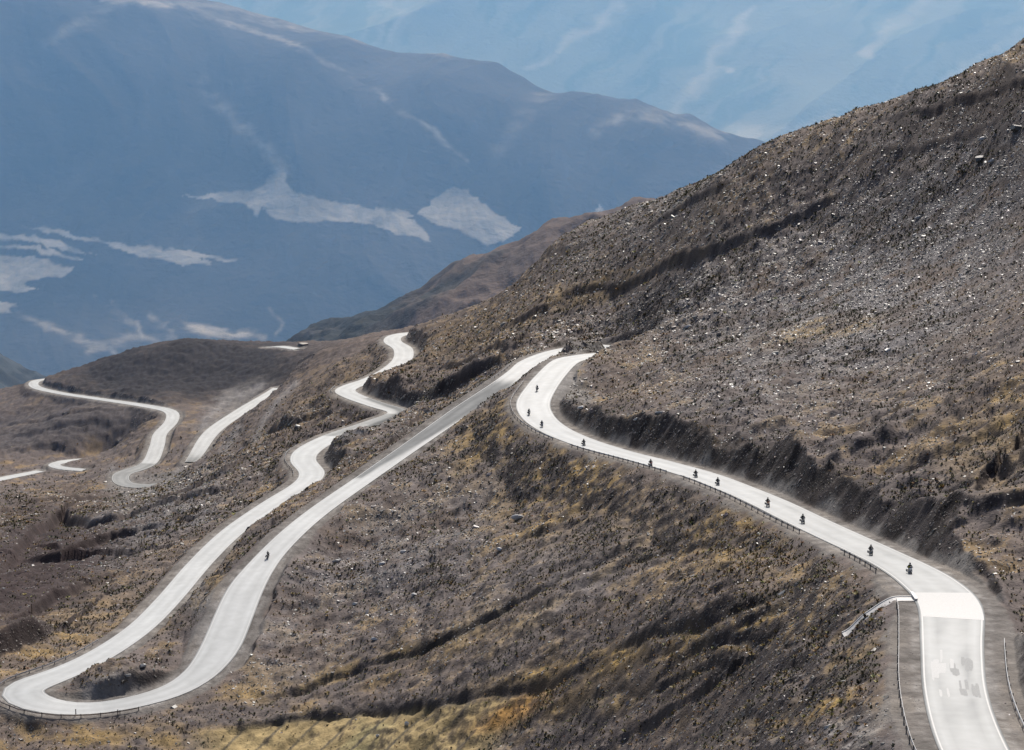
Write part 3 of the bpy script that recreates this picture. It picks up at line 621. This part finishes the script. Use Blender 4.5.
link('rock_outcrop', blob_rock(78, 8, 5, 3.2, (.11,.085,.075)), None, (p[0], p[1]+2, gz(p[0], p[1])+.5), label='brown rock outcrop beside the far road end under the valley', category='rock')

# ------------------------------------------------------------------ ROAD DETAILS
M_line = simple('road_line_paint', (.50,.50,.485), .5)
M_slab = simple('new_concrete_slab', (.46,.46,.45), .5); M_patch = simple('weathered_concrete', (.29,.295,.29), .75); M_patch2 = simple('pale_patch_concrete', (.42,.425,.42), .6)
def strip(P, i0, i1, o0, o1, zo, name, m, nseg=1):
    Q = P[i0:i1+1]; T = np.gradient(P[:, :2], axis=0)[i0:i1+1]; T /= np.linalg.norm(T, axis=1)[:, None]; N = np.stack([-T[:, 1], T[:, 0]], 1)
    V = np.stack([np.concatenate([Q[:, :2]+N*o, Q[:, 2:3]+.02+zo], 1) for o in np.linspace(o0, o1, nseg+1)], 1)
    return np_mesh(name, V.reshape(-1, 3), grid_faces(len(Q), nseg+1), [m])
def ix(k, px, py):
    P = roads[k]; a, b_, _ = proj(P[:, 0], P[:, 1], P[:, 2]); return int(np.hypot(a-px, b_-py).argmin())
for k, P in roads.items():
    for sg in (-1, 1):
        Q = P; T = np.gradient(Q[:, :2], axis=0); T /= np.linalg.norm(T, axis=1)[:, None]; N = np.stack([-T[:, 1], T[:, 0]], 1)
        V = np.stack([np.concatenate([Q[:, :2]+N*(sg*(Q[:, 3]*.9+e))[:, None], Q[:, 2:3]+.026], 1) for e in (-.09, .09)], 1)
        link('road_line', np_mesh('road_line', V.reshape(-1, 3), grid_faces(len(Q), 2), [M_line]), kind='structure')
A_ = roads['A']
i1, i0 = ix('A', 945, 590), ix('A', 952, 617)
link('road_patch', strip(A_, i0, i1, -4.1, 3.9, .012, 'road_patch', M_slab, 2), kind='structure')
j0, j1 = ix('A', 956, 694), ix('A', 954, 652)
T_ = np.gradient(A_[:, :2], axis=0); T_ /= np.linalg.norm(T_, axis=1)[:, None]
for q in range(22):      # worn, uneven repairs of the surface
    k = random.uniform(min(j0, j1), max(j0, j1)-1); i_ = int(k); c_ = A_[i_, :3]+(A_[i_+1, :3]-A_[i_, :3])*(k-i_); n_v = np.array([-T_[i_, 1], T_[i_, 0]]); o_ = random.uniform(-2.6, 2.4)
    lx, wy = random.uniform(1.2, 3.4), random.uniform(.12, .5); ring = []
    sl_ = (A_[i_+1, 2]-A_[i_, 2])/np.linalg.norm(A_[i_+1, :2]-A_[i_, :2])
    for a_ in np.arange(0, 6.28, .45):
        r_ = random.uniform(.8, 1.1); u_ = lx*math.copysign(abs(math.cos(a_))**.5, math.cos(a_))*r_; w_ = wy*math.copysign(abs(math.sin(a_))**.5, math.sin(a_))*r_+o_
        xy = c_[:2]+T_[i_]*u_+n_v*w_; ring.append((xy[0], xy[1], c_[2]+sl_*u_+.026+.0006*q))
    me_ = bpy.data.meshes.new('road_patch'); me_.from_pydata(ring, [], [tuple(range(len(ring)))]); me_.materials.append(M_patch if o_ < 0 else M_patch2)
    link('road_patch', me_, kind='structure')

M_rail = simple('galvanised_steel', (.42,.42,.43), .38, .85); M_post = simple('weathered_post', (.16,.15,.14), .7)
def guardrail(k, pxa, pxb, side, off, label, light=False, posts=4.0):
    P = roads[k]; a, b_ = ix(k, *pxa), ix(k, *pxb); a, b_ = min(a, b_), max(a, b_)
    Q = P[a:b_+1]; T = np.gradient(P[:, :2], axis=0)[a:b_+1]; T /= np.linalg.norm(T, axis=1)[:, None]; N = np.stack([-T[:, 1], T[:, 0]], 1)
    L_ = Q[:, :2]+N*(side*(Q[:, 3]+off))[:, None]; zz = Q[:, 2]-.05
    o0 = np.array([L_[0, 0], L_[0, 1], zz[0]]); root = empty('guardrail', o0, label, 'guardrail')
    prof = [(.0,.42),(.04,.47),(.04,.53),(-.01,.57),(.04,.61),(.04,.68),(0,.74),(-.03,.74),(-.03,.42)]
    V = []
    for (dx, dz) in prof+[prof[0]]:
        V.append(np.concatenate([L_-N*(side*dx), (zz+dz)[:, None]], 1)-o0)
    V = np.stack(V, 1); link('rail', np_mesh('rail', V.reshape(-1, 3), grid_faces(len(Q), len(prof)+1), [M_rail if not light else M_pale]), root)
    s = np.concatenate([[0], np.cumsum(np.hypot(*np.diff(L_, axis=0).T))]); me = None
    pm = np_mesh('post', cube*np.array([.13,.16,1.15])+np.array([0,0,.28]), cubef, [M_post])
    for t in np.arange(0, s[-1], posts):
        x = np.interp(t, s, L_[:, 0]); y = np.interp(t, s, L_[:, 1]); z = np.interp(t, s, zz)
        i = int(np.searchsorted(s, t)); i = min(i, len(N)-1)
        o = link('post', pm, root, (x+N[i, 0]*side*.12-o0[0], y+N[i, 1]*side*.12-o0[1], z-o0[2])); o.rotation_euler = (0, 0, math.atan2(N[i, 1], N[i, 0]))
M_pale = simple('pale_rail_glare', (.62,.61,.59), .5)  # near rails: white glare on top put into the colour; coping shares it
guardrail('A', (1005,800), (948,606), 1, 2.6, 'pale guardrail curving along the left edge of the nearest road stretch', True)
guardrail('A', (1005,800), (953,640), -1, 2.4, 'low pale guardrail along the right edge of the nearest road stretch', True)
guardrail('A', (915,573), (872,552), 1, 1.3, 'short grey guardrail just above the concrete drain chute')
guardrail('A', (833,533), (702,477), 1, 1.4, 'long grey guardrail on the outer edge beside the middle riders')
guardrail('A', (690,472), (590,446), 1, 1.4, 'thin grey guardrail on the outer edge below the rider leaving the bend')
guardrail('A', (575,440), (545,384), 1, 1.5, 'curved grey guardrail round the outside of the upper bend')
guardrail('A', (128,704), (120,642), 1, 1.5, 'guardrail wrapping around the outside of the lower left hairpin')
guardrail('A', (505,383), (528,365), -1, 1.2, 'short guardrail on the stretch behind the upper bend')
guardrail('A', (318,478), (306,447), 1, 1.6, 'guardrail round the outside of the bend below the dark cutting')
guardrail('A', (345,397), (350,388), 1, 1.6, 'guardrail round the small far hairpin above the cutting')

# concrete drain chute
M_conc = simple('drain_concrete', (.58,.56,.53), .6)
a = hit(913, 600, Z); b_ = hit(843, 637, Z); n = 22
cl = np.array([a+(b_-a)*t for t in np.linspace(0, 1, n)]); cl[:, 2] = [gz(*c[:2]) for c in cl]
k5 = np.array([.1,.2,.4,.2,.1]); zz = np.pad(cl[:, 2], 2, mode='edge'); cl[:, 2] = np.maximum(np.convolve(zz, k5, 'valid'), np.linspace(cl[0, 2], cl[-1, 2], n))+.15
t_ = (cl[-1]-cl[0])[:2]; t_ /= np.linalg.norm(t_); nn = np.array([-t_[1], t_[0]])
root = empty('drain_chute', cl[0], 'pale concrete drain chute running down left from the road bend', 'drain')
def cs_strip(prof, name):
    V = np.stack([np.concatenate([cl[:, :2]+nn*o, cl[:, 2:]+z], 1)-cl[0] for o, z in prof], 1)
    link(name, np_mesh(name, V.reshape(-1, 3), grid_faces(n, len(prof)), [M_conc]), root)
cs_strip([(-.8,0),(.8,0)], 'channel_floor'); cs_strip([(.8,-3.5),(.8,.1),(1.,.1),(1.,-3.5)], 'side_wall'); cs_strip([(-1.,-3.5),(-1.,.1),(-.8,.1),(-.8,-3.5)], 'side_wall')
hw = empty('culvert_headwall', cl[0]+np.array([.2,.4,-.4]), 'concrete culvert headwall where the drain chute leaves the road', 'headwall')
def box_mesh(name, dims, m, off=(0,0,0)): return np_mesh(name, cube*np.array(dims)+np.array(off), cubef, [m])
link('wall', box_mesh('wall', (2.6,.3,1.3), M_conc), hw); link('coping', box_mesh('coping', (2.8,.42,.14), M_pale, (0,0,.73)), hw)
hw.rotation_euler = (0, 0, math.atan2(t_[1], t_[0])+math.pi/2)

# marker posts
def cyl(name, r, h, m, z0=0, seg=10):
    bm = bmesh.new(); bmesh.ops.create_cone(bm, cap_ends=True, segments=seg, radius1=r, radius2=r*.85, depth=h, matrix=Matrix.Translation((0,0,z0+h/2)))
    me = bpy.data.meshes.new(name); bm.to_mesh(me); bm.free(); me.materials.append(m); return me
M_wood = simple('old_wood', (.10,.08,.065), .9)
for (px, py), h, lab in [((32,614),2.6,'tall weathered wooden post standing alone on the slope left of the hairpin'),((76,717),1.4,'dark marker post outside the lower hairpin, left one of two'),((118,716),1.2,'dark marker post outside the lower hairpin, right one of two')]:
    p = hit(px, py, Z); r_ = empty('marker_post', (p[0], p[1], gz(p[0], p[1])-.1), lab, 'post')
    link('post', cyl('post', .11, h, M_wood), r_); link('cap', cyl('cap', .14, .12, M_wood, h), r_)

# ------------------------------------------------------------------ MOTORCYCLES AND RIDERS
M_tyre = simple('rubber', (.015,.015,.016), .8); M_steel = simple('steel', (.3,.3,.31), .35, .9); M_paint = simple('dark_paint', (.03,.032,.036), .3); M_red = simple('red_paint', (.28,.02,.015), .3); M_blue = simple('blue_paint', (.02,.05,.18), .3); M_orange = simple('orange_paint', (.5,.14,.01), .3)
M_white = simple('white_paint', (.6,.6,.6), .3); M_seat = simple('seat_vinyl', (.02,.02,.02), .6); M_case = simple('pannier_alloy', (.22,.22,.23), .4, .6)
M_glass = simple('windscreen', (.08,.09,.1), .1); M_lamp = simple('headlamp_glass', (.8,.8,.75), .1)
def bmm(name, fn, m, smooth=True):
    bm = bmesh.new(); fn(bm); bmesh.ops.recalc_face_normals(bm, faces=bm.faces); me = bpy.data.meshes.new(name); bm.to_mesh(me); bm.free(); me.materials.append(m)
    for p in me.polygons: p.use_smooth = smooth
    return me
def tube(bm, pts, r, seg=8):
    pts = [Vector(p) for p in pts]; rings = []
    for i, p in enumerate(pts):
        t = (pts[min(i+1, len(pts)-1)]-pts[max(i-1, 0)]).normalized(); q = t.to_track_quat('Z', 'Y')
        rr = r[i] if isinstance(r, (list, tuple)) else r
        rings.append([bm.verts.new(p+q@Vector((math.cos(a)*rr, math.sin(a)*rr, 0))) for a in [2*math.pi*k/seg for k in range(seg)]])
    for a, b in zip(rings[:-1], rings[1:]):
        for k in range(seg): bm.faces.new((a[k], a[(k+1) % seg], b[(k+1) % seg], b[k]))
    bm.faces.new(rings[0][::-1]); bm.faces.new(rings[-1])
def loft(bm, secs, seg=12):
    rings = []
    for (x, z, w, h) in secs:
        rings.append([bm.verts.new((x, w*math.copysign(abs(math.cos(a))**.7, math.cos(a)), z+h*math.copysign(abs(math.sin(a))**.7, math.sin(a)))) for a in [2*math.pi*k/seg for k in range(seg)]])
    for a, b in zip(rings[:-1], rings[1:]):
        for k in range(seg): bm.faces.new((a[k], a[(k+1) % seg], b[(k+1) % seg], b[k]))
    bm.faces.new(rings[0][::-1]); bm.faces.new(rings[-1])
def torus(bm, R0, r, y=0, seg=28, s2=8):
    g = [[bm.verts.new(((R0+r*math.cos(b))*math.cos(a), y+r*math.sin(b)*.9, (R0+r*math.cos(b))*math.sin(a))) for b in [2*math.pi*k/s2 for k in range(s2)]] for a in [2*math.pi*k/seg for k in range(seg)]]
    for i in range(seg):
        for k in range(s2): bm.faces.new((g[i][k], g[(i+1) % seg][k], g[(i+1) % seg][(k+1) % s2], g[i][(k+1) % s2]))
def rbox(bm, c, d, bev=.03):
    r = bmesh.ops.create_cube(bm, size=1, matrix=Matrix.Translation(c) @ Matrix.Diagonal((*d, 1)))
    bmesh.ops.bevel(bm, geom=[e for e in bm.edges if all(v in r['verts'] for v in e.verts)], offset=bev, segments=2, affect='EDGES')
def make_bike():
    r = empty('motorcycle', (0,0,0), 'x', 'motorcycle')          # faces +X
    for x in (.76, -.72):
        w = link('wheel', bmm('wheel', lambda bm: [tube(bm, [(0,-.05,0),(0,.05,0)], .05)]+[tube(bm, [(0,0,0),(.27*math.cos(a),0,.27*math.sin(a))], .008, 4) for a in np.arange(0, 6.28, .52)], M_steel), r, (x, 0, .33))
        link('tyre', bmm('tyre', lambda bm: torus(bm, .285, .055 if x > 0 else .07), M_tyre), w); link('rim', bmm('rim', lambda bm: torus(bm, .235, .02), M_steel), w)
    link('frame', bmm('frame', lambda bm: (tube(bm, [(.42,0,.92),(.3,0,.75),(.2,0,.45),(-.1,0,.34),(-.3,0,.42),(-.35,0,.75)], .035), tube(bm, [(.42,0,.92),(-.1,0,.82),(-.75,0,.86)], .03), tube(bm, [(-.2,.09,.4),(-.72,.09,.33)], .03), tube(bm, [(-.2,-.09,.4),(-.72,-.09,.33)], .03)), M_paint), r)
    link('engine', bmm('engine', lambda bm: (rbox(bm, (.05,0,.47), (.42,.34,.3)), tube(bm, [(.08,-.3,.5),(.08,.3,.5)], .1)), M_steel), r)
    link('fork', bmm('fork', lambda bm: [tube(bm, [(.76,s,.33),(.52,s,.82),(.44,s,1.02)], .03) for s in (-.11, .11)], M_steel), r)
    link('fuel_tank', bmm('fuel_tank', lambda bm: loft(bm, [(.5,.9,.06,.06),(.42,.93,.16,.13),(.25,.94,.2,.15),(.05,.9,.17,.11),(-.06,.86,.1,.06)]), M_red), r)
    link('seat', bmm('seat', lambda bm: loft(bm, [(0,.85,.09,.05),(-.15,.84,.15,.06),(-.45,.88,.15,.06),(-.75,.92,.12,.06),(-.82,.93,.07,.03)]), M_seat), r)
    link('fairing', bmm('fairing', lambda bm: loft(bm, [(.8,.92,.05,.04),(.7,.95,.14,.12),(.56,.98,.2,.17),(.46,.97,.2,.12)]), M_red), r)
    link('windscreen', bmm('windscreen', lambda bm: loft(bm, [(.66,1.05,.15,.02),(.56,1.2,.16,.02),(.5,1.32,.1,.02)]), M_glass), r)
    link('headlight', bmm('headlight', lambda bm: tube(bm, [(.74,0,.93),(.82,0,.93)], [.09, .08]), M_lamp), r)
    link('handlebar', bmm('handlebar', lambda bm: tube(bm, [(.3,-.4,1.06),(.4,-.2,1.08),(.44,0,1.04),(.4,.2,1.08),(.3,.4,1.06)], .018), M_paint), r)
    link('mudguard', bmm('mudguard', lambda bm: tube(bm, [(1.02,0,.6),(.86,0,.7),(.66,0,.68)], [.03,.07,.05]), M_red), r)
    link('exhaust', bmm('exhaust', lambda bm: tube(bm, [(.2,-.12,.4),(0,-.17,.3),(-.35,-.2,.34),(-.85,-.22,.5)], [.03,.03,.055,.06]), M_steel), r)
    for s in (-1, 1): link('pannier', bmm('pannier', lambda bm: rbox(bm, (-.62,s*.33,.62), (.44,.2,.36)), M_case, False), r)
    link('top_case', bmm('top_case', lambda bm: rbox(bm, (-.92,0,1.08), (.34,.42,.26), .05), M_case, False), r)
    link('tail_light', bmm('tail_light', lambda bm: rbox(bm, (-1.0,0,.88), (.05,.16,.06), .01), M_red, False), r)
    return r
M_jack = simple('black_jacket', (.028,.028,.032), .75); M_pants = simple('grey_trousers', (.04,.04,.045), .8); M_helm = simple('helmet_shell', (.05,.05,.055), .2); M_hivis = simple('yellow_vest', (.55,.5,.05), .7); M_skin = simple('skin', (.45,.27,.19), .6)
def skin(name, verts, edges, rad, m, sub=1):
    me = bpy.data.meshes.new(name); me.from_pydata(verts, edges, []); o = bpy.data.objects.new(name, me); COL.objects.link(o)
    sk = o.modifiers.new('s', 'SKIN'); sk.use_smooth_shade = True
    for v, r_ in zip(me.skin_vertices[0].data if len(me.skin_vertices) else [], rad): v.radius = r_ if isinstance(r_, tuple) else (r_, r_)
    sb = o.modifiers.new('u', 'SUBSURF'); sb.levels = sub; sb.render_levels = sub
    dg = bpy.context.evaluated_depsgraph_get(); ev = o.evaluated_get(dg); out = bpy.data.meshes.new_from_object(ev); out.name = name
    out.materials.clear(); out.materials.append(m); bpy.data.objects.remove(o); bpy.data.meshes.remove(me); return out
def make_rider():
    r = empty('person', (0,0,0), 'x', 'person')                  # seated, pelvis at x=-.22 z=.95, faces +X
    V = [(-.24,0,.98),(-.22,0,1.12),(-.14,0,1.3),(-.08,0,1.44),(-.05,0,1.52),(0,0,1.6)]
    E = [(0,1),(1,2),(2,3),(3,4),(4,5)]; Rr = [(.15,.17),(.14,.17),(.14,.18),(.13,.17),.065,.06]
    for s in (-1, 1):
        k = len(V); V += [(-.08,s*.19,1.42),(.06,s*.31,1.2),(.24,s*.36,1.1)]; E += [(3,k),(k,k+1),(k+1,k+2)]; Rr += [.08,.06,.042]
        k = len(V); V += [(-.2,s*.11,.94),(.16,s*.23,.86),(-.02,s*.22,.42),(.04,s*.22,.36),(.16,s*.23,.34)]; E += [(0,k),(k,k+1),(k+1,k+2),(k+2,k+3),(k+3,k+4)]; Rr += [.11,.085,.06,.055,.045]
    body = link('body', skin('body', V, E, Rr, M_jack), r)
    def shell(bm):
        bmesh.ops.create_uvsphere(bm, u_segments=16, v_segments=10, radius=.14, matrix=Matrix.Translation((.03,0,1.68)) @ Matrix.Diagonal((1.12,.95,1.1,1)))
    h = link('helmet', bmm('helmet', shell, M_helm), r)
    link('visor', bmm('visor', lambda bm: rbox(bm, (.135,0,1.69), (.09,.19,.09), .035), M_glass), h)
    link('face', bmm('face', lambda bm: (rbox(bm, (.115,0,1.66), (.06,.13,.16), .03), rbox(bm, (.15,0,1.65), (.03,.03,.04), .01)), M_skin), h)
    for s in (-1, 1):
        P0 = Vector((.25, s*.36, 1.1)); V = [tuple(P0), (.3, s*.36, 1.09)]; E = [(0,1)]; Rr = [.03, .035]
        for q in range(4):
            k = len(V); o = s*(-.03+.02*q); V += [(.335,s*.36+o,1.085),(.35,s*.36+o,1.065),(.335,s*.36+o,1.04)]; E += [(1,k),(k,k+1),(k+1,k+2)]; Rr += [.01,.009,.008]
        k = len(V); V += [(.29,s*.31,1.06),(.31,s*.3,1.04)]; E += [(1,k),(k,k+1)]; Rr += [.011,.009]
        link('glove', skin('glove', V, E, Rr, M_seat, 0), r)
    return r
bike, rider = make_bike(), make_rider()
RID = [((537,389),'black',None,'x past the upper corner, farthest along the road','farthest'),((529,413),'black',None,'','second from the far end'),((542,425),'blue',None,'','third from the far end'),
 ((584,444),'black',None,'','alone just past the bend'),((651,464),'red',None,'','alone where the dark cutting begins'),((696,475),'black',None,'','rear one of the close pair at mid road'),
 ((718,483),'black',None,'','front one of the close pair at mid road'),((768,503),'orange',None,'','fourth nearest of the convoy'),((803,520),'black',None,'','third nearest of the convoy'),
 ((871,552),'black',None,'','second nearest of the convoy'),((910,571),'white','vest','','nearest to the concrete slab'),((268,556),'black',None,'','alone on the lower road, above the hairpin')]
JN = {'black':'black','blue':'black','red':'black','orange':'black','white':'black'}
PM = {'black': M_paint, 'blue': M_blue, 'red': M_red, 'orange': M_orange, 'white': M_white}
for n_, ((px, py), colr, vest, _, where) in enumerate(RID):
    bk = bike if n_ == 0 else copy_tree(bike); rd_ = rider if n_ == 0 else copy_tree(rider)
    p, T, k, i = road_at(px, py+(4 if px > 750 else 3 if px > 600 else 2)); T = -T if T.y > 0 else T
    if n_ == 11: T = -T
    yaw = math.atan2(T.y, T.x); pit = -math.asin(T.z/T.length)
    for o in (bk, rd_):
        o.location = p+Vector((0,0,.005)); o.rotation_euler = (0, pit, yaw)
    bk['label'] = f'motorcycle with luggage cases, {where}'; rd_['label'] = f'person in dark gear riding the motorcycle {where}'
    if vest: rd_['label'] = f'person in yellow vest riding the motorcycle {where}'
    bk['group'] = 'motorcycles in the convoy'; rd_['group'] = 'riders in the convoy'
    for ch in bk.children:
        if ch.name.split('.')[0] in ('fuel_tank', 'fairing', 'mudguard'):
            ch.material_slots[0].link = 'OBJECT'; ch.material_slots[0].material = PM[colr]
    if vest:
        v = link('vest', bmm('vest', lambda bm: loft(bm, [(-.02,0,.19,.15),(.1,0,.2,.16),(.32,0,.2,.16),(.4,0,.15,.12)]), M_hivis), rd_, (-.25,0,1.08)); v.rotation_euler = (0, R(-70), 0)
